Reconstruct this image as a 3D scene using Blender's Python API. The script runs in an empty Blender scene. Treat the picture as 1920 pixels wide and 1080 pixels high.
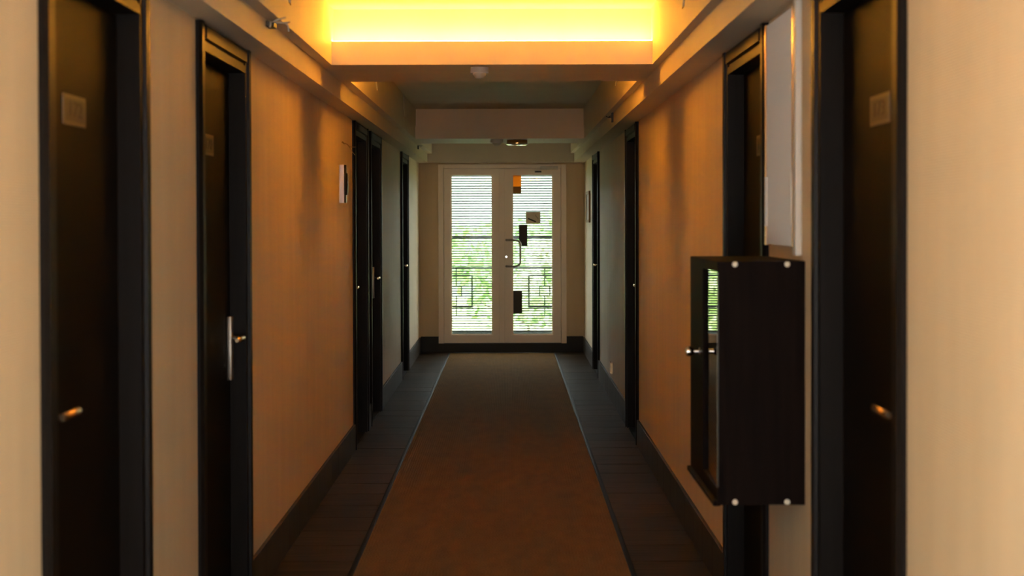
import bpy, bmesh, math, random
from mathutils import Vector, Matrix, Euler
random.seed(7)
scene = bpy.context.scene
C = scene.collection
PI = math.pi

# ------------------------------------------------------------------ camera
F = 2900.0                                   # focal length in pixels of a 1920 px wide frame
cam_data = bpy.data.cameras.new('camera')
cam_data.sensor_width = 36.0
cam_data.lens = F / 1920 * 36
cam_data.shift_x = 7 / 1920
cam_data.shift_y = -81 / 1920
cam_data.clip_start = 0.05
cam_data.clip_end = 400
cam_data.dof.use_dof = True
cam_data.dof.focus_distance = 10.2
cam_data.dof.aperture_fstop = 3.9
cam = bpy.data.objects.new('camera', cam_data)
C.objects.link(cam)
cam.location = (0, 0, 1.48)
cam.rotation_euler = (Matrix.Rotation(PI / 2 - math.atan(45 / F), 3, 'X') @ Matrix.Rotation(-0.0025, 3, 'Z')).to_euler()
scene.camera = cam

# ------------------------------------------------------------------ sky and exposure
world = bpy.data.worlds.new('overcast_sky')
scene.world = world
world.use_nodes = True
bg = world.node_tree.nodes['Background']
bg.inputs['Color'].default_value = (1.0, 1.0, 0.99, 1)
bg.inputs['Strength'].default_value = 14.5
vs = scene.view_settings
vs.view_transform = 'Standard'
vs.look = 'None'
vs.gamma = 1.0
vs.use_curve_mapping = False
vs.exposure = 0.0
scene.cycles.max_bounces = 10
scene.cycles.diffuse_bounces = 6
scene.cycles.glossy_bounces = 4
scene.cycles.transparent_max_bounces = 12
scene.cycles.sample_clamp_indirect = 0.0
scene.cycles.use_denoising = True
scene.cycles.caustics_reflective = False
scene.cycles.caustics_refractive = False
LED_COLOR = (1.0, 0.48, 0.058)
LED_STRENGTH = 226.0

# ------------------------------------------------------------------ main measures (metres; X right, Y along the corridor)
WL, WR = -1.004, 0.858          # wall faces
BL, BR = -0.90, 0.734           # bulkhead faces
CL, CR = -0.848, 0.696          # coffer side faces
ZB, ZC, ZT = 2.133, 2.232, 2.51 # bulkhead underside, beam underside, ceiling
Y0, YE = -1.2, 17.42            # back wall, end wall

# ------------------------------------------------------------------ materials
MATS = {}
def nodes_of(m):
    nt = m.node_tree
    return nt, nt.nodes, nt.links, nt.nodes['Principled BSDF']
def mat(name, col, rough=0.6, metal=0.0, spec=0.5):
    m = bpy.data.materials.new(name); m.use_nodes = True
    nt, N, L, b = nodes_of(m)
    b.inputs['Base Color'].default_value = (*col, 1)
    b.inputs['Roughness'].default_value = rough
    b.inputs['Metallic'].default_value = metal
    b.inputs['Specular IOR Level'].default_value = spec
    MATS[name] = m
    return m
def noise_mat(name, c1, c2, scale=(1, 1, 1), nscale=6.0, detail=6.0, rough=0.6, metal=0.0, spec=0.5, bump=0.0, bscale=60.0, rnd=0.0):
    m = mat(name, c1, rough, metal, spec)
    nt, N, L, b = nodes_of(m)
    tc = N.new('ShaderNodeTexCoord'); mp = N.new('ShaderNodeMapping')
    mp.inputs['Scale'].default_value = scale
    L.new(tc.outputs['Object'], mp.inputs['Vector'])
    nz = N.new('ShaderNodeTexNoise'); nz.inputs['Scale'].default_value = nscale; nz.inputs['Detail'].default_value = detail
    vec = mp.outputs['Vector']
    if rnd:
        oi = N.new('ShaderNodeObjectInfo'); ad = N.new('ShaderNodeVectorMath'); ad.operation = 'ADD'
        ml = N.new('ShaderNodeMath'); ml.operation = 'MULTIPLY'; ml.inputs[1].default_value = 40.0
        L.new(oi.outputs['Random'], ml.inputs[0]); L.new(vec, ad.inputs[0]); L.new(ml.outputs[0], ad.inputs[1])
        vec = ad.outputs[0]
    L.new(vec, nz.inputs['Vector'])
    cr = N.new('ShaderNodeValToRGB')
    cr.color_ramp.elements[0].position = 0.3; cr.color_ramp.elements[1].position = 0.7
    cr.color_ramp.elements[0].color = (*c1, 1); cr.color_ramp.elements[1].color = (*c2, 1)
    L.new(nz.outputs['Fac'], cr.inputs['Fac'])
    out = cr.outputs['Color']
    if rnd:
        hs = N.new('ShaderNodeHueSaturation'); mr = N.new('ShaderNodeMapRange')
        mr.inputs['To Min'].default_value = 1 - rnd; mr.inputs['To Max'].default_value = 1 + rnd
        L.new(oi.outputs['Random'], mr.inputs['Value']); L.new(mr.outputs['Result'], hs.inputs['Value'])
        L.new(out, hs.inputs['Color']); out = hs.outputs['Color']
    L.new(out, b.inputs['Base Color'])
    if bump:
        bp = N.new('ShaderNodeBump'); bp.inputs['Strength'].default_value = bump; bp.inputs['Distance'].default_value = 0.002
        n2 = N.new('ShaderNodeTexNoise'); n2.inputs['Scale'].default_value = bscale
        L.new(mp.outputs['Vector'], n2.inputs['Vector']); L.new(n2.outputs['Fac'], bp.inputs['Height']); L.new(bp.outputs['Normal'], b.inputs['Normal'])
    return m

def wallpaper(name, c1, c2):
    m = noise_mat(name, c1, c2, (1, 1, 0.12), 9.0, 5.0, 0.62, 0, 0.35)
    nt, N, L, b = nodes_of(m)
    tc = N.new('ShaderNodeTexCoord')
    w = N.new('ShaderNodeTexWave'); w.wave_type = 'BANDS'; w.bands_direction = 'Z'
    w.inputs['Scale'].default_value = 55.0; w.inputs['Distortion'].default_value = 3.0; w.inputs['Detail'].default_value = 2.0
    w.inputs['Detail Scale'].default_value = 2.0
    L.new(tc.outputs['Object'], w.inputs['Vector'])
    bp = N.new('ShaderNodeBump'); bp.inputs['Strength'].default_value = 0.35; bp.inputs['Distance'].default_value = 0.0015
    L.new(w.outputs['Fac'], bp.inputs['Height']); L.new(bp.outputs['Normal'], b.inputs['Normal'])
    return m
wallpaper('wallpaper', (0.66, 0.505, 0.325), (0.72, 0.555, 0.365))
noise_mat('plaster', (0.7, 0.5985, 0.442), (0.74, 0.6365, 0.476), (1, 1, 1), 5, 4, 0.6, 0, 0.3, 0.08, 40)
noise_mat('ceiling_paint', (0.72, 0.627, 0.4675), (0.76, 0.665, 0.5015), (1, 1, 1), 4, 4, 0.7, 0, 0.3, 0.06, 40)
noise_mat('door_wood', (0.0042, 0.00245, 0.0014), (0.0077, 0.0042, 0.00245), (6, 6, 0.4), 9, 6, 0.5, 0, 0.06, 0.1, 30)
noise_mat('casing_wood', (0.00728, 0.0052, 0.00416), (0.0104, 0.007488, 0.00624), (6, 6, 0.4), 9, 6, 0.42, 0, 0.10)
noise_mat('cabinet_wood', (0.00375, 0.001875, 0.0015), (0.00975, 0.004875, 0.00375), (9, 9, 0.5), 7, 8, 0.55, 0, 0.04, 0.15, 30)
noise_mat('floor_tile', (0.0322, 0.0224, 0.0133), (0.0658, 0.0434, 0.0266), (0.7, 14, 3), 5, 8, 0.52, 0, 0.08, 0.12, 30, rnd=0.16)
noise_mat('skirting_tile', (0.048, 0.0372, 0.0288), (0.0816, 0.0636, 0.0492), (3, 14, 0.7), 5, 8, 0.42, 0, 0.2, 0.1, 30, rnd=0.10)
mat('grout', (0.028, 0.023, 0.019), 0.8)
mat('dark_sill_shaded_skirting', (0.010, 0.008, 0.0065), 0.6)
for n_ in ('floor_tile', 'skirting_tile', 'carpet_binding'):
    if n_ in MATS: nodes_of(MATS[n_])[3].inputs['IOR'].default_value = 1.22
def carpet_mat():
    m = noise_mat('carpet', (0.085, 0.036, 0.003), (0.130, 0.056, 0.005), (1, 0.35, 1), 14, 8, 0.95, 0, 0.03)
    nt, N, L, b = nodes_of(m)
    b.inputs['Sheen Weight'].default_value = 0.22
    b.inputs['Sheen Roughness'].default_value = 0.4
    b.inputs['Sheen Tint'].default_value = (1.0, 0.72, 0.38, 1)
    tc = N.new('ShaderNodeTexCoord')
    w = N.new('ShaderNodeTexWave'); w.wave_type = 'BANDS'; w.bands_direction = 'X'
    w.inputs['Scale'].default_value = 22; w.inputs['Distortion'].default_value = 2.5; w.inputs['Detail'].default_value = 3
    L.new(tc.outputs['Object'], w.inputs['Vector'])
    n2 = N.new('ShaderNodeTexNoise'); n2.inputs['Scale'].default_value = 180
    L.new(tc.outputs['Object'], n2.inputs['Vector'])
    ad = N.new('ShaderNodeMath'); ad.operation = 'ADD'
    L.new(w.outputs['Fac'], ad.inputs[0]); L.new(n2.outputs['Fac'], ad.inputs[1])
    bp = N.new('ShaderNodeBump'); bp.inputs['Strength'].default_value = 0.5; bp.inputs['Distance'].default_value = 0.004
    L.new(ad.outputs[0], bp.inputs['Height']); L.new(bp.outputs['Normal'], b.inputs['Normal'])
carpet_mat()
mat('carpet_binding', (0.007, 0.006, 0.005), 0.6, 0, 0.05)
noise_mat('upvc', (0.86, 0.72, 0.58), (0.90, 0.76, 0.62), (1, 1, 1), 3, 3, 0.35, 0, 0.5)
mat('chrome', (0.75, 0.73, 0.70), 0.16, 1.0)
mat('satin_steel', (0.34, 0.30, 0.26), 0.42, 1.0)
mat('warm_brass', (0.72, 0.50, 0.28), 0.25, 1.0)
mat('sign_plate', (0.11, 0.075, 0.036), 0.45, 0.3)
mat('sign_face', (0.06, 0.041, 0.021), 0.5, 0.2)
mat('sign_ink', (0.025, 0.018, 0.012), 0.6)
mat('white_plastic', (0.62, 0.58, 0.54), 0.4)
mat('corrugated_plastic', (0.66, 0.62, 0.60), 0.35)
mat('screw_cap', (0.72, 0.70, 0.60), 0.4)
mat('dark_glass', (0.012, 0.011, 0.012), 0.06, 0, 0.8)
mat('paper', (0.62, 0.54, 0.47), 0.8)
mat('notice_backlit_shade', (0.055, 0.045, 0.042), 0.7)  # backlit shade of the notices is put into this colour
mat('notice_orange', (0.80, 0.42, 0.06), 0.6)
mat('notice_brown', (0.30, 0.15, 0.03), 0.6)
mat('black_ink', (0.006, 0.006, 0.006), 0.7)
mat('cable_white', (0.60, 0.55, 0.48), 0.5)
mat('cable_dark', (0.03, 0.025, 0.02), 0.5)
mat('copper', (0.45, 0.30, 0.16), 0.35, 1.0)
mat('rail_iron', (0.005, 0.006, 0.005), 0.7, 0, 0.1)
mat('slat', (0.16, 0.22, 0.19), 0.6)
noise_mat('concrete', (0.4158, 0.396, 0.3663), (0.495, 0.4752, 0.4455), (1, 1, 1), 6, 5, 0.85)
noise_mat('lawn', (0.1851, 0.2718, 0.07683), (0.4112, 0.46, 0.2196), (1, 1, 1), 0.6, 6, 0.9)
noise_mat('bark', (0.10, 0.075, 0.05), (0.16, 0.12, 0.09), (6, 6, 1), 4, 5, 0.9)
noise_mat('leaves_bright', (0.2056, 0.3139, 0.07683), (0.4112, 0.502, 0.1976), (1, 1, 1), 3, 3, 0.6)
noise_mat('leaves_deep', (0.1439, 0.2928, 0.09222), (0.3166, 0.4979, 0.1844), (1, 1, 1), 3, 3, 0.6)
noise_mat('leaves_pale', (0.3702, 0.439, 0.2633), (0.5344, 0.5854, 0.4173), (1, 1, 1), 3, 3, 0.6)
noise_mat('hill', (0.1081, 0.1323, 0.1092), (0.162, 0.1841, 0.161), (1, 1, 1), 0.25, 6, 0.95, 0, 0.1)
def emit_mat(name, col, s):
    m = bpy.data.materials.new(name); m.use_nodes = True
    nt, N, L, b = nodes_of(m)
    b.inputs['Base Color'].default_value = (0.8, 0.7, 0.5, 1)
    b.inputs['Emission Color'].default_value = (*col, 1); b.inputs['Emission Strength'].default_value = s
    MATS[name] = m
emit_mat('led_glow', LED_COLOR, LED_STRENGTH)
emit_mat('led_glow_dimmed', LED_COLOR, LED_STRENGTH * 0.6)  # same strip glow, turned down to balance the light on the middle beam
def backlit_paper(name, col, w):
    m = MATS[name]; nt, N, L, b = nodes_of(m)
    tl = N.new('ShaderNodeBsdfTranslucent'); tl.inputs['Color'].default_value = (*col, 1)
    mx = N.new('ShaderNodeMixShader'); mx.inputs['Fac'].default_value = w
    L.new(b.outputs[0], mx.inputs[1]); L.new(tl.outputs[0], mx.inputs[2]); L.new(mx.outputs[0], N['Material Output'].inputs['Surface'])
backlit_paper('notice_orange', (0.80, 0.38, 0.05), 0.5)
backlit_paper('notice_brown', (0.5, 0.22, 0.03), 0.12)
backlit_paper('paper', (0.62, 0.48, 0.36), 0.2)
def glass_mat(name, tint, refl_scale=1.0, rough=0.0):
    m = bpy.data.materials.new(name); m.use_nodes = True
    nt = m.node_tree; N = nt.nodes; L = nt.links
    N.remove(N['Principled BSDF']); out = N['Material Output']
    tr = N.new('ShaderNodeBsdfTransparent'); tr.inputs['Color'].default_value = (*tint, 1)
    gl = N.new('ShaderNodeBsdfGlossy'); gl.inputs['Roughness'].default_value = rough
    fr = N.new('ShaderNodeFresnel'); fr.inputs['IOR'].default_value = 1.5
    ml = N.new('ShaderNodeMath'); ml.operation = 'MULTIPLY'; ml.inputs[1].default_value = refl_scale
    mx = N.new('ShaderNodeMixShader')
    L.new(fr.outputs[0], ml.inputs[0]); L.new(ml.outputs[0], mx.inputs['Fac'])
    L.new(tr.outputs[0], mx.inputs[1]); L.new(gl.outputs[0], mx.inputs[2]); L.new(mx.outputs[0], out.inputs['Surface'])
    MATS[name] = m
glass_mat('window_glass', (0.93, 0.98, 0.96), 0.25)
glass_mat('tinted_glass', (0.70, 0.70, 0.72), 0.5)  # tint added to dim the rear window's daylight and its reflection
mat('cabinet_glass', (0.010, 0.008, 0.006), 0.015, 0, 0.9)

# ------------------------------------------------------------------ mesh helpers
class MB:
    def __init__(self):
        self.bm = bmesh.new()
    def box(self, x0, x1, y0, y1, z0, z1, bev=0.0):
        vs = [self.bm.verts.new(p) for p in ((x0, y0, z0), (x1, y0, z0), (x1, y1, z0), (x0, y1, z0), (x0, y0, z1), (x1, y0, z1), (x1, y1, z1), (x0, y1, z1))]
        fs = [self.bm.faces.new([vs[i] for i in q]) for q in ((0, 3, 2, 1), (4, 5, 6, 7), (0, 1, 5, 4), (1, 2, 6, 5), (2, 3, 7, 6), (3, 0, 4, 7))]
        if bev:
            es = list({e for f in fs for e in f.edges})
            bmesh.ops.bevel(self.bm, geom=es, offset=bev, segments=2, affect='EDGES', profile=0.5)
        return self
    def prism(self, pts, axis, a0, a1):
        """pts: 2-D polygon; axis 'X','Y','Z' is the extrusion axis; the polygon lies in the other two axes in order."""
        def P(p, a):
            if axis == 'X': return (a, p[0], p[1])
            if axis == 'Y': return (p[0], a, p[1])
            return (p[0], p[1], a)
        A = [self.bm.verts.new(P(p, a0)) for p in pts]; B = [self.bm.verts.new(P(p, a1)) for p in pts]
        n = len(pts)
        self.bm.faces.new(A); self.bm.faces.new(B[::-1])
        for i in range(n):
            self.bm.faces.new((A[i], B[i], B[(i + 1) % n], A[(i + 1) % n]))
        return self
    def lathe(self, prof, center, axis='Z', seg=24):
        """prof: list of (radius, height) revolved about the axis through center."""
        c = Vector(center); rings = []
        for r, h in prof:
            ring = []
            for i in range(seg):
                a = 2 * PI * i / seg
                u, v = r * math.cos(a), r * math.sin(a)
                if axis == 'Z': p = (u, v, h)
                elif axis == 'X': p = (h, u, v)
                else: p = (v, h, u)
                ring.append(self.bm.verts.new(c + Vector(p)))
            rings.append(ring)
        for k in range(len(rings) - 1):
            for i in range(seg):
                j = (i + 1) % seg
                self.bm.faces.new((rings[k][i], rings[k][j], rings[k + 1][j], rings[k + 1][i]))
        self.bm.faces.new(rings[0][::-1]); self.bm.faces.new(rings[-1])
        return self
    def tube(self, pts, r, seg=8):
        pts = [Vector(p) for p in pts]
        rr = r if isinstance(r, (list, tuple)) else [r] * len(pts)
        rings = []; ref = None
        for i, p in enumerate(pts):
            d = (pts[min(i + 1, len(pts) - 1)] - pts[max(i - 1, 0)]).normalized()
            if ref is None:
                ref = d.orthogonal().normalized()
            ref = (ref - d * ref.dot(d)).normalized()
            b = d.cross(ref)
            rings.append([self.bm.verts.new(p + (ref * math.cos(2 * PI * k / seg) + b * math.sin(2 * PI * k / seg)) * rr[i]) for k in range(seg)])
        for a, b in zip(rings, rings[1:]):
            for k in range(seg):
                self.bm.faces.new((a[k], a[(k + 1) % seg], b[(k + 1) % seg], b[k]))
        self.bm.faces.new(rings[0][::-1]); self.bm.faces.new(rings[-1])
        return self
    def build(self, name, m, parent=None, smooth=False):
        bmesh.ops.recalc_face_normals(self.bm, faces=self.bm.faces)
        me = bpy.data.meshes.new(name); self.bm.to_mesh(me); self.bm.free()
        if smooth:
            for p in me.polygons: p.use_smooth = True
            try:
                me.set_sharp_from_angle(angle=math.radians(38))
            except Exception:
                pass
        me.materials.append(MATS[m])
        o = bpy.data.objects.new(name, me); C.objects.link(o)
        if parent is not None:
            o.parent = parent
            o.matrix_parent_inverse = parent.matrix_basis.inverted()
        return o
def bez(ps, n=12):
    """Catmull-Rom through points."""
    ps = [Vector(p) for p in ps]; q = [ps[0]] + ps + [ps[-1]]; out = []
    for i in range(1, len(q) - 2):
        for k in range(n):
            t = k / n; a, b, c, d = q[i - 1], q[i], q[i + 1], q[i + 2]
            out.append(0.5 * (2 * b + (c - a) * t + (2 * a - 5 * b + 4 * c - d) * t * t + (3 * b - a - 3 * c + d) * t ** 3))
    out.append(ps[-1]); return out
def tag(o, label, cat, group=None, kind=None):
    o['label'] = label; o['category'] = cat
    if group: o['group'] = group
    if kind: o['kind'] = kind
    return o
def thing(name, label, cat, loc=(0, 0, 0), group=None, kind=None):
    o = bpy.data.objects.new(name, None); o.empty_display_size = 0.1; C.objects.link(o); o.location = loc
    return tag(o, label, cat, group, kind)
def structure(o, label, cat):
    return tag(o, label, cat, kind='structure')

# ------------------------------------------------------------------ doors along the walls (outer casing start, latch side, wall)
DW, CW = 0.96, 0.09                      # outer width over casings, casing width
DOORS = [  # side, y start, latch 'near'/'far', number on plate or None
    ('L', 3.31, 'near', '172'), ('L', 4.98, 'far', '170'), ('L', 9.97, 'near', None), ('L', 11.12, 'far', None), ('L', 14.40, 'far', None),
    ('R', 3.325, 'near', '173'), ('R', 5.09, 'near', '171'), ('R', 10.165, 'near', None), ('R', 14.50, 'far', None)]
SW0, SW1, SWZ0, SWZ1 = -0.95, 0.90, 0.12, 2.08   # unseen side windows added to brighten the near walls
ZO = 2.04                                # opening height
def wall_mesh(side):
    s = -1 if side == 'L' else 1
    face = WL if side == 'L' else WR
    x0, x1 = sorted((face, face + s * 0.16))
    mb = MB(); y = SW1
    mb.box(x0, x1, Y0 - 0.2, SW0, -0.05, 2.65); mb.box(x0, x1, SW0, SW1, -0.05, SWZ0); mb.box(x0, x1, SW0, SW1, SWZ1, 2.65)
    for sd, ys, _, _ in sorted([d for d in DOORS if d[0] == side], key=lambda d: d[1]):
        a, b = ys + CW - 0.022, ys + DW - CW + 0.022
        mb.box(x0, x1, y, a, -0.05, 2.65)
        mb.box(x0, x1, a, b, ZO + 0.022, 2.65)
        y = b
    mb.box(x0, x1, y, YE + 0.16, -0.05, 2.65)
    return mb
structure(wall_mesh('L').build('wall_left', 'wallpaper'), 'left corridor wall in ribbed mustard beige wallpaper', 'wall')
structure(wall_mesh('R').build('wall_right', 'wallpaper'), 'right corridor wall in ribbed mustard beige wallpaper', 'wall')

# ------------------------------------------------------------------ floor with tiles
floor = structure(MB().box(WL - 0.16, WR + 0.16, Y0 - 0.2, YE + 0.16, -0.12, -0.008).build('floor', 'grout'), 'corridor floor of dark wood grain tiles beside the runner', 'floor')
TP = 0.335
def tile_mesh(w, l, h, m, name, bev=0.0025):
    mb = MB().box(-w / 2, w / 2, -l / 2, l / 2, -h, 0, bev)
    bmesh.ops.recalc_face_normals(mb.bm, faces=mb.bm.faces)
    me = bpy.data.meshes.new(name); mb.bm.to_mesh(me); mb.bm.free(); me.materials.append(MATS[m]); return me
CARL, CARR = -0.672, 0.530
tl = tile_mesh(WL * -1 - 0.60 - 0.003, TP - 0.004, 0.010, 'floor_tile', 'tile')
tr_ = tile_mesh(WR - 0.46 - 0.003, TP - 0.004, 0.010, 'floor_tile', 'tile')
tm = tile_mesh(0.60 + 0.46 - 0.003, TP - 0.004, 0.010, 'floor_tile', 'tile')
n_rows = int((YE - Y0) / TP) + 1
for i in range(n_rows):
    y = YE - TP * (i + 0.5)
    for me, x in ((tl, (WL - 0.60) / 2), (tr_, (WR + 0.46) / 2)):
        o = bpy.data.objects.new('tile', me); C.objects.link(o); o.location = (x, y, random.uniform(-0.0006, 0.0004)); o.parent = floor
# skirting
def skirting(side):
    s = -1 if side == 'L' else 1
    face = WL if side == 'L' else WR
    ds = sorted([d[1] for d in DOORS if d[0] == side])
    spans = []; y = Y0
    for a in ds:
        spans.append((y, a)); y = a + DW
    spans.append((y, YE))
    root = None
    for a, b in spans:
        y = a
        while y < b - 0.005:
            e = min(y + TP, b)
            mb = MB().box(*sorted((face, face - s * 0.016)), y + 0.0012, e - 0.0012, 0.0, 0.168, 0.0015)
            if root is None:
                root = mb.build('baseboard_left' if side == 'L' else 'baseboard_right', 'skirting_tile')
                structure(root, 'dark tiled skirting along the %s corridor wall' % ('left' if side == 'L' else 'right'), 'baseboard')
            else:
                mb.build('tile', 'skirting_tile', root)
            y = e
skirting('L'); skirting('R')

# ------------------------------------------------------------------ ceiling, bulkheads, beams
structure(MB().box(WL - 0.16, WR + 0.16, Y0 - 0.2, YE + 0.16, ZT, ZT + 0.15).build('ceiling', 'ceiling_paint'), 'cream plaster ceiling inside the recessed coffers', 'ceiling')
structure(MB().prism([(WL - 0.001, ZB), (BL, ZB), (BL, ZC), (CL, ZC), (CL, ZT + 0.002), (WL - 0.001, ZT + 0.002)], 'Y', Y0, YE).build('trim_1', 'plaster'),
          'stepped plaster bulkhead running above the left wall', 'bulkhead')
structure(MB().prism([(WR + 0.001, ZB), (BR, ZB), (BR, ZC), (CR, ZC), (CR, ZT + 0.002), (WR + 0.001, ZT + 0.002)], 'Y', Y0, YE).build('trim_2', 'plaster'),
          'stepped plaster bulkhead running above the right wall', 'bulkhead')
LIP = 2.346
TR = 0.085                                # depth of a trough, lip included
def beam(name, y0, y1, label):
    pts = [(y0, ZC), (y1, ZC), (y1, LIP), (y1 - 0.015, LIP), (y1 - 0.015, ZC + 0.02), (y1 - TR, ZC + 0.02), (y1 - TR, ZT + 0.001),
           (y0 + TR, ZT + 0.001), (y0 + TR, ZC + 0.02), (y0 + 0.015, ZC + 0.02), (y0 + 0.015, LIP), (y0, LIP)]
    structure(MB().prism(pts, 'X', CL - 0.001, CR + 0.001).build(name, 'plaster'), label, 'ceiling beam')
BEAMS = [(0.756, 1.656), (7.456, 8.356), (14.16, 15.04)]
beam('trim_3', *BEAMS[0], 'plaster ceiling beam overhead nearest the camera')
beam('trim_4', *BEAMS[1], 'brightly lit plaster ceiling beam carrying a glowing light trough')
beam('trim_5', *BEAMS[2], 'dim plaster ceiling beam in front of the glazed doors')
def led(y, label, m='led_glow'):
    o = MB().box(CL + 0.002, CR - 0.002, y - 0.006, y + 0.006, LIP - 0.006, LIP + 0.003).build('led_strip', m)
    tag(o, label, 'light strip', 'light strips in the ceiling troughs')
led(BEAMS[0][1] - 0.022, 'amber light strip lying in the trough of the beam nearest the camera', 'led_glow_dimmed')
led(BEAMS[1][0] + 0.022, 'amber light strip behind the near lip of the bright middle beam')
led(BEAMS[1][1] - 0.022, 'amber light strip behind the far lip of the bright middle beam')

# ------------------------------------------------------------------ end wall with header and sill
FX0, FX1, FZ0, FZ1 = -0.787, 0.654, 0.10, 2.116
mb = MB()
mb.box(WL, FX0, YE, YE + 0.16, 0, ZT); mb.box(FX1, WR, YE, YE + 0.16, 0, ZT); mb.box(FX0, FX1, YE, YE + 0.16, FZ1, ZT)
structure(mb.build('wall_end', 'wallpaper'), 'papered end wall around the glazed double doors', 'wall')
structure(MB().box(BL, BR, YE - 0.16, YE, ZB, 2.345, 0.004).build('trim_6', 'plaster'), 'plaster header box above the glazed double doors', 'header')
structure(MB().box(FX0, FX1, YE - 0.02, YE + 0.16, 0, FZ0 - 0.001).build('trim_7', 'dark_sill_shaded_skirting'), 'dark raised sill under the glazed double doors', 'sill')
e = MB().box(WL + 0.016, FX0, YE - 0.016, YE, 0, 0.178, 0.0015).build('baseboard_end', 'dark_sill_shaded_skirting')  # tile skirting darkened in colour to stand for its backlit shade
structure(e, 'skirting beside the glazed double doors, backlit shade in its colour', 'baseboard')
MB().box(FX1, WR - 0.016, YE - 0.016, YE, 0, 0.178, 0.0015).build('tile', 'dark_sill_shaded_skirting', e)

# back wall, and two unseen side windows added for daylight on the near walls
BX0, BX1, BZ0, BZ1 = -0.96, 0.81, 0.10, 2.10
mb = MB()
mb.box(WL, BX0, Y0 - 0.16, Y0, 0, ZT); mb.box(BX1, WR, Y0 - 0.16, Y0, 0, ZT); mb.box(BX0, BX1, Y0 - 0.16, Y0, BZ1, ZT); mb.box(BX0, BX1, Y0 - 0.16, Y0, 0, BZ0)
structure(mb.build('wall_back', 'wallpaper'), 'papered wall behind the camera with a window', 'wall')
w = MB()
w.box(BX0, BX0 + 0.05, Y0 - 0.11, Y0 - 0.04, BZ0, BZ1); w.box(BX1 - 0.05, BX1, Y0 - 0.11, Y0 - 0.04, BZ0, BZ1)
w.box(BX0 + 0.05, BX1 - 0.05, Y0 - 0.11, Y0 - 0.04, BZ0, BZ0 + 0.05); w.box(BX0 + 0.05, BX1 - 0.05, Y0 - 0.11, Y0 - 0.04, BZ1 - 0.05, BZ1)
w = structure(w.build('window_3', 'upvc'), 'tall unseen window behind the camera, tinted to dim its daylight', 'window')
MB().box(BX0 + 0.05, BX1 - 0.05, Y0 - 0.08, Y0 - 0.074, BZ0 + 0.05, BZ1 - 0.05).build('pane', 'tinted_glass', w)
for n, (face, sg, lb) in enumerate(((WL, -1, 'left'), (WR, 1, 'right')), 1):
    xa, xb = sorted((face + sg * 0.05, face + sg * 0.12)); w = MB(); k = 0.05
    w.box(xa, xb, SW0, SW0 + k, SWZ0, SWZ1); w.box(xa, xb, SW1 - k, SW1, SWZ0, SWZ1); w.box(xa, xb, SW0 + k, SW1 - k, SWZ0, SWZ0 + k); w.box(xa, xb, SW0 + k, SW1 - k, SWZ1 - k, SWZ1)
    w = structure(w.build('window_%d' % n, 'upvc'), 'added unseen window brightening the near walls, in the %s wall beside the camera' % lb, 'window')
    xm = (xa + xb) / 2
    MB().box(xm - 0.003, xm + 0.003, SW0 + k, SW1 - k, SWZ0 + k, SWZ1 - k).build('pane', 'window_glass', w)

# ------------------------------------------------------------------ corridor doors
CPROF = [(0, 0), (0, 0.012), (0.028, 0.012), (0.031, 0.007), (0.037, 0.007), (0.040, 0.021), (0.080, 0.021), (CW, 0.010), (CW, 0)]
ORD_L = ['leftmost and nearest on the left wall, with a number plate', 'second on the left wall, with a long lock plate', 'third along the left wall, past the chrome sconce',
         'fourth along the left wall, next to the third', 'last on the left wall before the glazed doors']
ORD_R = ['nearest on the right wall, with a number plate', 'partly behind the wall cabinet on the right', 'third along the right wall, in the amber lit stretch', 'last on the right wall before the glazed doors']
cnt = {'L': 0, 'R': 0}
def text_mesh(s, size):
    cu = bpy.data.curves.new('digits', 'FONT'); cu.body = s; cu.size = size; cu.extrude = 0.0006; cu.align_x = 'CENTER'; cu.align_y = 'CENTER'
    cu.resolution_u = 3
    to = bpy.data.objects.new('digits_tmp', cu); C.objects.link(to)
    dg = bpy.context.evaluated_depsgraph_get()
    me = bpy.data.meshes.new_from_object(to.evaluated_get(dg))
    bpy.data.objects.remove(to, do_unlink=True)
    return me
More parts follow.
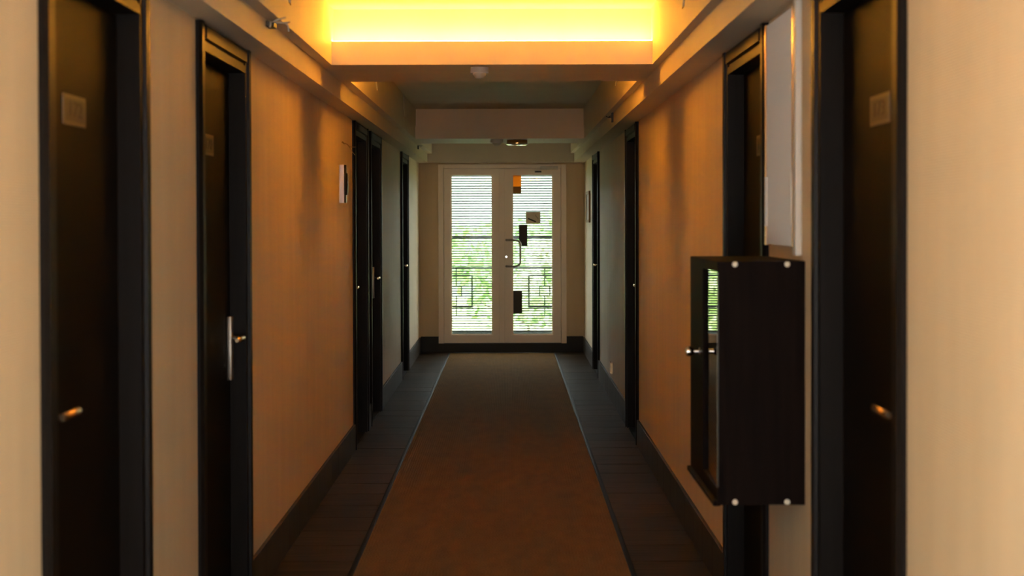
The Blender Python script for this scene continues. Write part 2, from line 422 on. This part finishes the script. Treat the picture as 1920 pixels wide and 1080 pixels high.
for n, (side, ys, latch, num) in enumerate(DOORS, 1):
    s = 1 if side == 'L' else -1           # direction out of the wall into the corridor
    face = WL if side == 'L' else WR
    X = lambda d: face + s * d
    def bx(mb, d0, d1, y0, y1, z0, z1, bev=0): return mb.box(*sorted((X(d0), X(d1))), y0, y1, z0, z1, bev)
    ye = ys + DW; a, b = ys + CW, ye - CW
    lab = 'dark brown corridor door, ' + (ORD_L if side == 'L' else ORD_R)[cnt[side]]; cnt[side] += 1
    root = thing('door_%d' % n, lab, 'door', (face, (ys + ye) / 2, 0), kind='structure')
    # casing: two uprights and a head
    MB().prism([(X(d), a - w_) for w_, d in CPROF], 'Z', 0.0, ZO + CW - 0.001).build('casing_upright', 'casing_wood', root)
    MB().prism([(X(d), b + w_) for w_, d in CPROF], 'Z', 0.0, ZO + CW - 0.001).build('casing_upright', 'casing_wood', root)
    MB().prism([(X(d), ZO + w_) for w_, d in CPROF], 'Y', a, b).build('casing_head', 'casing_wood', root)
    fr = MB()
    bx(fr, -0.15, 0.0, a - 0.02, a, 0, ZO); bx(fr, -0.15, 0.0, b, b + 0.02, 0, ZO); bx(fr, -0.15, 0.0, a - 0.02, b + 0.02, ZO, ZO + 0.02)
    bx(fr, -0.15, -0.0955, a, a + 0.02, 0, ZO); bx(fr, -0.15, -0.0955, b - 0.02, b, 0, ZO); bx(fr, -0.15, -0.0955, a + 0.02, b - 0.02, ZO - 0.02, ZO)
    fr.build('door_lining', 'casing_wood', root)
    th = MB(); bx(th, -0.15, -0.001, a, b, -0.008, 0.001); bx(th, -0.15, -0.0955, a, b, 0.001, 0.016)
    th.build('threshold', 'casing_wood', root)
    leaf = bx(MB(), -0.095, -0.050, a + 0.003, b - 0.003, 0.003, ZO - 0.003, 0.002).build('leaf', 'door_wood', root)
    # lock plate and lever
    yl = (a + 0.055) if latch == 'near' else (b - 0.055)
    dr = 1 if latch == 'near' else -1
    bx(MB(), -0.050, -0.031, yl - 0.022, yl + 0.022, 0.885, 1.125, 0.004).build('lock_plate', 'satin_steel', leaf, True)
    zl = 1.043
    hb = MB()
    hb.lathe([(0.009, 0), (0.009, 0.030)] if s > 0 else [(0.009, -0.030), (0.009, 0)], (X(-0.032), yl, zl), 'X', 14)
    hb.build('lever_neck', 'chrome', leaf, True)
    k = [(0.0085, 0), (0.0105, 0.004), (0.0105, 0.128), (0.008, 0.134)]
    y_ax = yl - dr * 0.012
    MB().lathe(k if dr > 0 else [(r, -h) for r, h in k], (X(0.007), y_ax, zl), 'Y', 16).build('lever', 'warm_brass', leaf, True)
    MB().lathe([(0.005, -0.002), (0.005, 0.002)], (X(-0.030), yl, 0.935), 'X', 10).build('key_cylinder', 'chrome', leaf)
    if num:
        yc = ys + 0.445
        pl = bx(MB(), -0.050, -0.046, yc - 0.098, yc + 0.098, 1.712, 1.786, 0.0015).build('number_plate', 'sign_plate', leaf)
        bx(MB(), -0.046, -0.0453, yc - 0.084, yc + 0.084, 1.722, 1.776).build('plate_face', 'sign_face', leaf)
        me = text_mesh(num, 0.062); me.materials.clear(); me.materials.append(MATS['sign_ink'])
        o = bpy.data.objects.new('digits', me); C.objects.link(o)
        o.parent = leaf; o.matrix_parent_inverse = leaf.matrix_basis.inverted()
        o.matrix_parent_inverse = Matrix.Identity(4)
        R = Matrix(((0, 0, s), (s, 0, 0), (0, 1, 0))).to_4x4()
        sc_ = Matrix.Diagonal((1.35, 0.85, 1, 1))
        o.matrix_basis = Matrix.Translation((X(-0.0448) - root.location.x, yc - root.location.y, 1.749)) @ R @ sc_
        o.matrix_parent_inverse = Matrix.Translation(root.location)

# ------------------------------------------------------------------ carpet runner
cr = thing('carpet_runner', 'long brown ribbed carpet runner with dark bound edges', 'carpet', (-0.07, 7, 0))
CY1 = 17.20; BW = 0.024
MB().box(CARL + BW, CARR - BW, Y0 + 0.15, CY1 - BW, 0.0008, 0.0085).build('pile', 'carpet', cr)
for x0, x1 in ((CARL, CARL + BW), (CARR - BW, CARR)):
    MB().box(x0, x1, Y0 + 0.15, CY1, 0.0008, 0.0115, 0.004).build('binding', 'carpet_binding', cr, True)
MB().box(CARL + BW, CARR - BW, CY1 - BW, CY1, 0.0008, 0.0115, 0.004).build('binding', 'carpet_binding', cr, True)

# ------------------------------------------------------------------ glazed double doors
YD = YE - 0.02                              # front of the frame
gd = thing('door_10', 'white framed glazed double doors at the corridor end', 'door', ((FX0 + FX1) / 2, YD, 0), kind='structure')
fw = 0.060
MB().box(FX0, FX0 + fw, YD, YD + 0.09, FZ0, FZ1, 0.003).build('frame_jamb', 'upvc', gd)
MB().box(FX1 - fw, FX1, YD, YD + 0.09, FZ0, FZ1, 0.003).build('frame_jamb', 'upvc', gd)
MB().box(FX0 + fw, FX1 - fw, YD, YD + 0.09, FZ1 - 0.045, FZ1, 0.003).build('frame_head', 'upvc', gd)
rb = MB(); rb.box(FX0, FX0 + fw + 0.02, YD + 0.0725, YD + 0.09, FZ0, FZ1); rb.box(FX1 - fw - 0.02, FX1, YD + 0.0725, YD + 0.09, FZ0, FZ1)
rb.box(FX0 + fw + 0.02, FX1 - fw - 0.02, YD + 0.0725, YD + 0.09, FZ0, FZ0 + 0.03); rb.box(FX0 + fw + 0.02, FX1 - fw - 0.02, YD + 0.0725, YD + 0.09, FZ1 - 0.07, FZ1)
rb.build('frame_rebate', 'upvc', gd)
GZ0, GZ1 = 0.192, 2.004
LEAF = [(FX0 + fw + 0.003, -0.103, -0.647, -0.176), (-0.040, FX1 - fw - 0.003, 0.044, 0.504)]
def leafmesh(x0, x1, g0, g1):
    mb = MB(); z0, z1 = FZ0 + 0.006, FZ1 - 0.048; y0, y1 = YD + 0.012, YD + 0.072
    # mitred frame: four trapezoid prisms
    for q in ([(x0, z0), (g0, GZ0), (g0, GZ1), (x0, z1)], [(x1, z0), (x1, z1), (g1, GZ1), (g1, GZ0)],
              [(x0, z0), (x1, z0), (g1, GZ0), (g0, GZ0)], [(x0, z1), (g0, GZ1), (g1, GZ1), (x1, z1)]):
        mb.prism(q, 'Y', y0, y1)
    bt = 0.012                              # glazing bead
    for q in ((g0, g0 + bt, GZ0, GZ1), (g1 - bt, g1, GZ0, GZ1), (g0 + bt, g1 - bt, GZ0, GZ0 + bt), (g0 + bt, g1 - bt, GZ1 - bt, GZ1)):
        mb.box(q[0], q[1], y0 + 0.022, y1, q[2], q[3])
    return mb
leaves = []
for x0, x1, g0, g1 in LEAF:
    lf = leafmesh(x0, x1, g0, g1).build('leaf', 'upvc', gd); leaves.append(lf)
    MB().box(g0, g1, YD + 0.046, YD + 0.050, GZ0, GZ1).build('glass_pane', 'window_glass', lf)
    sl = MB(); z = GZ0 + 0.016
    while z < GZ1 - 0.01:
        sl.box(g0 + 0.004, g1 - 0.004, YD + 0.058, YD + 0.064, z - 0.0064, z + 0.0064); z += 0.0282
    sl = sl.build('slat_screen', 'slat', lf); sl['kind'] = 'stuff'
MB().box(-0.108, -0.036, YD + 0.0725, YD + 0.090, FZ0 + 0.006, FZ1 - 0.05).build('post_cover', 'upvc', gd)
MB().box(-0.1025, -0.0405, YD + 0.006, YD + 0.070, FZ0 + 0.006, FZ1 - 0.050, 0.004).build('meeting_post', 'upvc', gd)
# pull handle of the right leaf
hx, hz0, hz1 = -0.022, 0.968, 1.264
pth = [(hx, YD + 0.012, hz1), (hx + 0.03, YD - 0.035, hz1), (hx + 0.105, YD - 0.05, hz1 - 0.002), (hx + 0.145, YD - 0.055, hz1 - 0.022), (hx + 0.157, YD - 0.056, hz1 - 0.065),
       (hx + 0.157, YD - 0.056, hz0 + 0.065), (hx + 0.145, YD - 0.055, hz0 + 0.022), (hx + 0.105, YD - 0.05, hz0 + 0.002), (hx + 0.03, YD - 0.035, hz0), (hx, YD + 0.012, hz0)]
MB().tube(bez(pth, 6), 0.0125, 10).build('pull_handle', 'satin_steel', leaves[1], True)
MB().lathe([(0.011, -0.012), (0.013, 0.0), (0.013, 0.012)], (hx, YD + 0.004, 1.075), 'Y', 14).build('lock_cylinder', 'chrome', leaves[1], True)
cl = MB().box(0.36, 0.56, YD - 0.04, YD + 0.012, 2.055, 2.092, 0.004).build('door_closer', 'white_plastic', leaves[1], True)
MB().box(0.30, 0.375, YD - 0.012, YD + 0.012, 2.022, 2.040, 0.003).build('closer_arm', 'cable_dark', leaves[1])
# notices stuck to the right pane
YG = YD + 0.045
def notice(name, x0, x1, z0, z1, m, label, cat):
    return tag(MB().box(x0, x1, YG - 0.0012, YG, z0, z1).build(name, m), label, cat)
ns = thing('no_smoking_notice', 'small square no smoking notice on the right glazed leaf', 'notice', (0.28, YG, 1.44))
MB().box(0.200, 0.363, YG - 0.0012, YG, 1.444, 1.582).build('paper_sheet', 'paper', ns)
def bar(p, q, h, m, name, par, y):
    p, q = Vector(p), Vector(q); d = (q - p).normalized(); nrm = Vector((-d.y, d.x)) * h / 2
    return MB().prism([tuple(p + nrm), tuple(q + nrm), tuple(q - nrm), tuple(p - nrm)], 'Y', y - 0.0006, y).build(name, m, par)
bar((0.222, 1.506), (0.312, 1.468), 0.016, 'black_ink', 'cigarette_mark', ns, YG - 0.0013)
sm = bez([(0.308, YG - 0.0016, 1.548), (0.312, YG - 0.0016, 1.53), (0.328, YG - 0.0016, 1.516), (0.338, YG - 0.0016, 1.496)], 5)
MB().tube(sm, 0.0022, 5).build('smoke_mark', 'black_ink', ns)
on = thing('orange_notice', 'orange and brown notice in the top corner of the right glass', 'notice', (0.1, YG, 1.8))
MB().box(0.047, 0.148, YG - 0.0012, YG, 1.865, 2.000).build('orange_sheet', 'notice_orange', on)
MB().box(0.056, 0.148, YG - 0.0012, YG, 1.790, 1.865).build('brown_sheet', 'notice_brown', on)
notice('shaded_notice', 0.120, 0.216, 1.195, 1.437, 'notice_backlit_shade', 'upright notice with backlit shade in its colour on the right glass beside the pull handle', 'notice')
notice('shaded_notice', 0.048, 0.156, 0.437, 0.688, 'notice_backlit_shade', 'notice with backlit shade in its colour, low on the right glass near the meeting post', 'notice')

# ------------------------------------------------------------------ things on the right wall: cabinet, corrugated cover, frame, socket
KX, KY0, KY1, KZ0, KZ1 = 0.604, 4.468, 5.130, 0.655, 1.361
kb = thing('hose_cabinet', 'dark wood wall cabinet with glazed door and chrome knob', 'cabinet', (WR, (KY0 + KY1) / 2, KZ0))
t = 0.018
KD = KX + 0.022                              # carcass front; the door sits in front
for q in ((KD, WR, KY0, KY0 + t, KZ0, KZ1), (KD, WR, KY1 - t, KY1, KZ0, KZ1)):
    MB().box(*q, 0.001).build('side_panel', 'cabinet_wood', kb)
MB().box(KD, WR, KY0 + t, KY1 - t, KZ1 - t, KZ1, 0.001).build('top_panel', 'cabinet_wood', kb)
MB().box(KD, WR, KY0 + t, KY1 - t, KZ0, KZ0 + t, 0.001).build('bottom_panel', 'cabinet_wood', kb)
MB().box(WR - 0.008, WR, KY0 + t, KY1 - t, KZ0 + t, KZ1 - t).build('back_panel', 'cabinet_wood', kb)
GS = 4.80                                    # glass from the near edge up to here, wood beyond
d = MB()
d.box(KX, KD, GS, KY1, KZ0, KZ1, 0.0015)                                # wide wooden stile that carries the knob
d.box(KX, KD, KY0, GS, KZ1 - 0.030, KZ1); d.box(KX, KD, KY0, GS, KZ0, KZ0 + 0.050)
d.box(KX + 0.004, KD, KY0, KY0 + 0.012, KZ0 + 0.05, KZ1 - 0.03)
d = d.build('cabinet_door', 'cabinet_wood', kb)
gm = MB().box(-0.002, 0.002, -(GS - KY0 - 0.012) / 2, (GS - KY0 - 0.012) / 2, KZ0 + 0.05, KZ1 - 0.03).build('glass_pane', 'cabinet_glass', d)
CAB_TILT = -1.45
gm.location = (KX + 0.007, (KY0 + 0.012 + GS) / 2, 0); gm.rotation_euler = (0, 0, math.radians(CAB_TILT))
MB().box(KX - 0.012, KX + 0.01, KY0 + 0.002, KY1 - 0.002, KZ0 - 0.004, KZ0 + 0.012, 0.003).build('bottom_rail', 'cabinet_wood', d)
kn = MB().lathe([(0.006, -0.048), (0.014, -0.044), (0.016, -0.034), (0.012, -0.026), (0.007, -0.020), (0.007, -0.006), (0.013, -0.003), (0.013, 0.0)], (KX, 4.86, 1.068), 'X', 18)
kn.build('knob', 'chrome', d, True)
for xx in (0.655, 0.806):
    for zz in (KZ0 + 0.0085, KZ1 - 0.0085):
        MB().lathe([(0.0065, -0.0035), (0.0085, -0.001), (0.0085, 0)], (xx, KY0, zz), 'Y', 14).build('screw_cap', 'screw_cap', kb, True)
# corrugated cover above the cabinet
cc = thing('corrugated_cover', 'tall white corrugated plastic cover in a frame above the cabinet', 'cover panel', (WR, 4.8, 1.38))
pts = []; y0, y1 = 4.575, 5.045; nf = 34
for i in range(nf * 2 + 1):
    pts.append((WR - 0.012 - (0.004 if i % 2 else 0.0), y0 + (y1 - y0) * i / (nf * 2)))
pts += [(WR - 0.007, y1), (WR - 0.007, y0)]
MB().prism(pts, 'Z', 1.402, 2.112).build('corrugated_sheet', 'corrugated_plastic', cc)
MB().box(WR - 0.020, WR, 4.515, 4.560, 1.375, 2.130, 0.004).build('side_channel', 'white_plastic', cc)
MB().box(WR - 0.020, WR, 4.560, 4.576, 1.398, 2.115, 0.002).build('side_channel', 'warm_brass', cc)
MB().box(WR - 0.020, WR, 5.045, 5.062, 1.398, 2.115, 0.002).build('side_channel', 'warm_brass', cc)
for yy in (4.582, 5.03):
    MB().box(WR - 0.024, WR - 0.014, yy - 0.008, yy + 0.008, 1.46, 1.62, 0.003).build('clear_clip', 'white_plastic', cc)
# framed notice near the end
pf = thing('framed_notice', 'small framed notice on the right wall near the glazed doors', 'picture frame', (WR, 16.5, 1.46))
f = MB()
f.box(WR - 0.018, WR, 16.12, 16.15, 1.46, 1.79); f.box(WR - 0.018, WR, 16.72, 16.75, 1.46, 1.79); f.box(WR - 0.018, WR, 16.15, 16.72, 1.46, 1.49); f.box(WR - 0.018, WR, 16.15, 16.72, 1.76, 1.79)
f.build('frame', 'notice_brown', pf)
MB().box(WR - 0.010, WR, 16.15, 16.72, 1.49, 1.76).build('notice_sheet', 'paper', pf)
# low socket
so = thing('wall_socket', 'small brass edged wall socket low on the right wall', 'socket', (WR, 12.8, 0.21))
f = MB(); sx = WR - 0.014
f.box(sx, WR, 12.74, 12.75, 0.215, 0.310); f.box(sx, WR, 12.84, 12.85, 0.215, 0.310); f.box(sx, WR, 12.75, 12.84, 0.215, 0.223); f.box(sx, WR, 12.75, 12.84, 0.302, 0.310)
f.build('rim', 'warm_brass', so)
MB().box(WR - 0.009, WR, 12.75, 12.84, 0.223, 0.302).build('socket_face', 'white_plastic', so)

# ------------------------------------------------------------------ left wall: sconce and loose wires
sc = thing('wall_sconce', 'chrome wall sconce with dark glass band on the left wall', 'sconce', (WL, 9.25, 1.59))
def bow(y0, y1, z0, z1, d0, d1, m, name, nseg=10, vert=0.0):
    mb = MB(); poly = [(WL, y0)] + [(WL + d0 + (d1 - d0) * math.sin(PI * i / nseg), y0 + (y1 - y0) * i / nseg) for i in range(nseg + 1)] + [(WL, y1)]
    rows = []; nz = 8
    for k in range(nz + 1):
        z = z0 + (z1 - z0) * k / nz; e = 1 + vert * math.sin(PI * k / nz)
        rows.append([mb.bm.verts.new((WL + (p[0] - WL) * e, p[1], z)) for p in poly])
    for a, b in zip(rows, rows[1:]):
        for i in range(len(poly)):
            j = (i + 1) % len(poly); mb.bm.faces.new((a[i], a[j], b[j], b[i]))
    mb.bm.faces.new(rows[0][::-1]); mb.bm.faces.new(rows[-1])
    return mb.build(name, m, sc, True)
bow(9.20, 9.30, 1.590, 1.815, 0.028, 0.038, 'chrome', 'back_plate')
bow(9.205, 9.305, 1.636, 1.766, 0.036, 0.045, 'dark_glass', 'glass_band', vert=0.06)
def wires(name, label, origin, ends, m, r=0.003, plate=None):
    t = thing(name, label, 'wire', origin)
    for e in ends:
        o = Vector(origin)
        pp = [o] + [o + Vector(v) for v in e]
        MB().tube(bez(pp, 5), r, 6).build('wire', m, t, True)
    if plate:
        plate.build('clip', 'cable_dark', t)
    return t
wires('loose_wires', 'loose wire ends poking from the left wall above the sconce', (WL - 0.004, 9.35, 1.955),
      [[(0.03, 0.02, -0.006), (0.052, 0.03, -0.024), (0.085, 0.06, -0.024)], [(0.035, 0.02, -0.012), (0.06, 0.04, -0.05), (0.08, 0.05, -0.075)], [(0.012, -0.01, 0.004), (0.02, -0.02, -0.012)]], 'copper', 0.0017)
wires('loose_wires', 'loose wires hanging off the left bulkhead above the second left door', (BL - 0.003, 5.80, 2.222),
      [[(0.02, -0.03, 0.0), (0.05, -0.06, 0.004), (0.075, -0.02, 0.018)], [(0.015, -0.05, 0.004), (0.03, -0.09, -0.008), (0.03, -0.11, -0.03)], [(0.04, 0.02, 0.006), (0.07, 0.05, 0.0), (0.075, 0.06, -0.025)], [(0.02, -0.02, 0.002), (0.06, 0.0, 0.0), (0.085, 0.02, 0.006)]], 'cable_white', 0.0038,
      MB().box(BL, BL + 0.03, 5.77, 5.84, 2.205, 2.228, 0.002))
wires('loose_wires', 'loose wires and dark clip on the right bulkhead past the beam', (BR + 0.002, 10.80, 2.205),
      [[(-0.02, 0.0, 0.004), (-0.035, 0.02, -0.003), (-0.05, 0.03, 0.006)], [(-0.02, 0.01, -0.004), (-0.032, 0.02, -0.006)]], 'cable_dark', 0.003,
      MB().box(BR - 0.012, BR, 10.77, 10.83, 2.165, 2.231, 0.002))
wires('loose_wires', 'loose wires and dark clip at the far end of the left bulkhead', (BL - 0.002, 15.40, 2.23),
      [[(0.02, 0.0, 0.0), (0.035, 0.02, -0.003), (0.05, 0.03, 0.004)]], 'cable_dark', 0.003,
      MB().box(BL, BL + 0.012, 15.37, 15.43, 2.195, 2.231, 0.002))
for x, y, zb, lb in ((CL, 5.96, 2.318, 'cut cable hanging on the left coffer side, nearest the camera'), (CR, 6.05, 2.312, 'cut cable hanging on the right coffer side, nearest the camera'),
                 (CL, 9.92, 2.318, 'cut cable hanging on the left coffer side just past the bright beam'), (CR, 9.84, 2.335, 'cut cable hanging on the right coffer side just past the bright beam'),
                 (CL, 12.55, 2.32, 'cut cable hanging on the left coffer side, farthest of all')):
    sgn = 1 if x < 0 else -1
    tt = thing('hanging_cable', lb, 'cable', (x, y, zb), 'cut cables in the ceiling coffers')
    MB().tube([(x + sgn * 0.004, y, ZT - 0.002), (x + sgn * 0.005, y, zb + 0.05), (x + sgn * 0.012, y - 0.008, zb)], 0.0045, 8).build('sheath', 'cable_white', tt, True)
    MB().tube([(x + sgn * 0.012, y - 0.008, zb), (x + sgn * 0.016, y - 0.012, zb - 0.008)], 0.002, 6).build('core', 'copper', tt, True)

# ------------------------------------------------------------------ detectors under the beams
def detector(x, y, r, h, label, m='white_plastic'):
    t = thing('smoke_detector', label, 'detector', (x, y, ZC), 'smoke detectors')
    MB().lathe([(r, -h * 0.52), (r * 1.0, -h * 0.5), (r * 1.0, 0)], (x, y, ZC), 'Z', 28).build('base', m, t, True)
    MB().lathe([(r * 0.25, -h), (r * 0.42, -h * 0.95), (r * 0.74, -h * 0.62), (r * 0.74, -h * 0.52)], (x, y, ZC), 'Z', 28).build('sensor_head', m, t, True)
detector(-0.139, 7.60, 0.0445, 0.055, 'round white smoke detector under the bright middle beam')
detector(-0.103, 14.32, 0.060, 0.056, 'small smoke detector under the dim far beam')
dl = thing('ceiling_lamp', 'unlit round ceiling lamp with chrome rim under the far beam', 'lamp', (0.085, 14.42, ZC))
MB().lathe([(0.095, -0.030), (0.095, 0)], (0.085, 14.42, ZC), 'Z', 32).build('housing', 'notice_brown', dl, True)
MB().lathe([(0.085, -0.050), (0.103, -0.040), (0.103, -0.030), (0.085, -0.030)], (0.085, 14.42, ZC), 'Z', 32).build('rim', 'chrome', dl, True)

# ------------------------------------------------------------------ outside: balcony, railing, garden
structure(MB().box(-2.6, 2.5, YE + 0.16, 19.25, -0.2, -0.03).build('balcony_floor', 'concrete'), 'grey concrete balcony slab outside the glazed doors', 'balcony')
YR = 19.0
rl = thing('balcony_railing', 'dark iron balcony railing with nested square motifs outside', 'railing', (0, YR, -0.03))
def hbar(x0, x1, z, h, name): MB().box(x0, x1, YR - 0.012, YR + 0.012, z - h / 2, z + h / 2).build(name, 'rail_iron', rl)
MB().box(-2.5, 2.4, YR - 0.03, YR + 0.03, 1.258, 1.300).build('top_rail', 'rail_iron', rl)
hbar(-2.5, 2.4, 0.903, 0.022, 'rail'); hbar(-2.5, 2.4, 0.314, 0.016, 'rail'); hbar(-2.5, 2.4, 0.115, 0.024, 'rail')
for xc in (-1.726, -0.640, 0.446, 1.532):
    for hw, za, zb, th in ((0.204, 0.412, 0.818, 0.020), (0.070, 0.548, 0.682, 0.013)):
        q = MB()
        q.box(xc - hw, xc - hw + th, YR - 0.008, YR + 0.008, za, zb); q.box(xc + hw - th, xc + hw, YR - 0.008, YR + 0.008, za, zb)
        q.box(xc - hw + th, xc + hw - th, YR - 0.008, YR + 0.008, za, za + th); q.box(xc - hw + th, xc + hw - th, YR - 0.008, YR + 0.008, zb - th, zb)
        q.build('square_motif', 'rail_iron', rl)
    for za, zb in ((0.818, 0.903), (0.682, 0.800), (0.430, 0.548), (0.314, 0.412)):
        MB().box(xc - 0.007, xc + 0.007, YR - 0.007, YR + 0.007, za, zb).build('stem', 'rail_iron', rl)
    MB().box(xc + 0.204, xc + 1.086 - 0.204, YR - 0.006, YR + 0.006, 0.609, 0.619).build('link_bar', 'rail_iron', rl)
for xp in (-2.48, 2.38):
    MB().box(xp - 0.02, xp + 0.02, YR - 0.02, YR + 0.02, -0.03, 1.258).build('post', 'rail_iron', rl)

GZ = -3.3
structure(MB().box(-75, 75, 19.6, 100, GZ - 0.2, GZ).build('garden_ground', 'lawn'), 'pale green lawn below the balcony', 'ground')
def tree(name, label, x, y, h, cw, ch, m, nleaf, seed, trunk=True, leafsize=0.16):
    rnd = random.Random(seed)
    t = thing(name, label, 'tree' if trunk else 'shrub', (x, y, GZ), 'garden plants beyond the railing')
    if trunk:
        MB().tube(bez([(x, y, GZ), (x + 0.1, y, GZ + h * 0.3), (x - 0.05, y + 0.1, GZ + h * 0.6), (x + 0.1, y, GZ + h * 0.85)], 4), [0.16] * 5 + [0.11] * 4 + [0.05] * 4, 8).build('trunk', 'bark', t, True)
        for k in range(5):
            a = rnd.uniform(0, 2 * PI); z = GZ + h * rnd.uniform(0.35, 0.7)
            MB().tube(bez([(x, y, z), (x + math.cos(a) * cw * 0.4, y + math.sin(a) * cw * 0.4, z + h * 0.08), (x + math.cos(a) * cw * 0.8, y + math.sin(a) * cw * 0.8, z + h * 0.2)], 4), [0.06, 0.055, 0.05, 0.045, 0.04, 0.03, 0.025, 0.02, 0.015], 6).build('branch', 'bark', t, True)
    vs, fs = [], []
    blobs = [(rnd.gauss(0, 0.42), rnd.gauss(0, 0.42), rnd.uniform(-0.8, 0.9), rnd.uniform(0.3, 0.55)) for _ in range(14)]
    zc = GZ + h - ch
    for i in range(nleaf):
        bx_, by_, bz_, br = rnd.choice(blobs)
        v = Vector((rnd.gauss(0, 1), rnd.gauss(0, 1), rnd.gauss(0, 1))).normalized() * br * rnd.uniform(0.5, 1.0)
        c = Vector((x + (bx_ + v.x) * cw, y + (by_ + v.y) * cw, max(zc + (bz_ + v.z) * ch, GZ + 0.1)))
        u = Vector((rnd.gauss(0, 1), rnd.gauss(0, 1), rnd.gauss(0, 1))).normalized(); w_ = u.orthogonal().normalized()
        w_ = Matrix.Rotation(rnd.uniform(0, PI), 3, u) @ w_; k = leafsize * rnd.uniform(0.6, 1.3)
        n0 = len(vs); vs += [c - u * k, c + w_ * k * 0.45 + Vector((0, 0, 0.02)), c + u * k, c - w_ * k * 0.45]; fs.append((n0, n0 + 1, n0 + 2, n0 + 3))
    me = bpy.data.meshes.new('crown'); me.from_pydata(vs, [], fs); me.materials.append(MATS[m])
    o = bpy.data.objects.new('crown', me); C.objects.link(o); o.parent = t; o.matrix_parent_inverse = t.matrix_basis.inverted()
    return t
hb_ = MB(); NX, NY = 60, 14  # hill added to cover the bright sky low behind the end doors
rows = []
for j in range(NY + 1):
    yy = 95 + 9 * j; row = []
    for i in range(NX + 1):
        xx = -75 + 150 * i / NX
        zz = GZ - 0.3 + 13.5 * (j / NY) ** 0.8 * (1 + 0.22 * math.sin(xx * 0.11 + 1) + 0.12 * math.sin(xx * 0.31 + j)) + (random.uniform(-0.5, 0.5) if j else 0)
        row.append(hb_.bm.verts.new((xx, yy, zz)))
    rows.append(row)
for a, b in zip(rows, rows[1:]):
    for i in range(NX):
        hb_.bm.faces.new((a[i], a[i + 1], b[i + 1], b[i]))
structure(hb_.build('sky_cover_hill', 'hill', None, True), 'pale hill added to hide the bright low sky', 'hill')
tree('garden_tree', 'bright green tree low behind the left glass', -3.0, 34.0, 4.0, 2.4, 1.6, 'leaves_bright', 2600, 1)
tree('garden_tree', 'pale leaved tree behind the right glass', 3.2, 38.0, 4.3, 2.6, 1.7, 'leaves_pale', 2600, 2)
tree('garden_tree', 'deep green tree at the middle of the garden', 0.6, 46.0, 4.6, 3.0, 1.8, 'leaves_deep', 2600, 3)
tree('garden_tree', 'tall pale tree far behind the left glass', -5.5, 60.0, 6.2, 3.4, 2.2, 'leaves_pale', 2600, 4)
tree('garden_tree', 'tall bright tree far behind the right glass', 5.5, 62.0, 6.6, 3.4, 2.2, 'leaves_bright', 2600, 5)
for i, (x, y, h, m, lb) in enumerate(((-1.6, 25.5, 2.0, 'leaves_bright', 'rounded bright shrub below the left glass'), (0.1, 27.0, 1.8, 'leaves_pale', 'rounded pale shrub at the garden middle'),
                                   (1.5, 25.0, 2.0, 'leaves_deep', 'rounded deep green shrub below the right glass'), (2.4, 30.0, 2.4, 'leaves_bright', 'wide bright shrub beyond the right glass'),
                                   (-0.6, 31.0, 2.2, 'leaves_bright', 'wide bright shrub near the middle of the lawn'))):
    tree('garden_shrub', lb, x, y, h, 1.3, 1.0, m, 1500, 20 + i, False, 0.10)
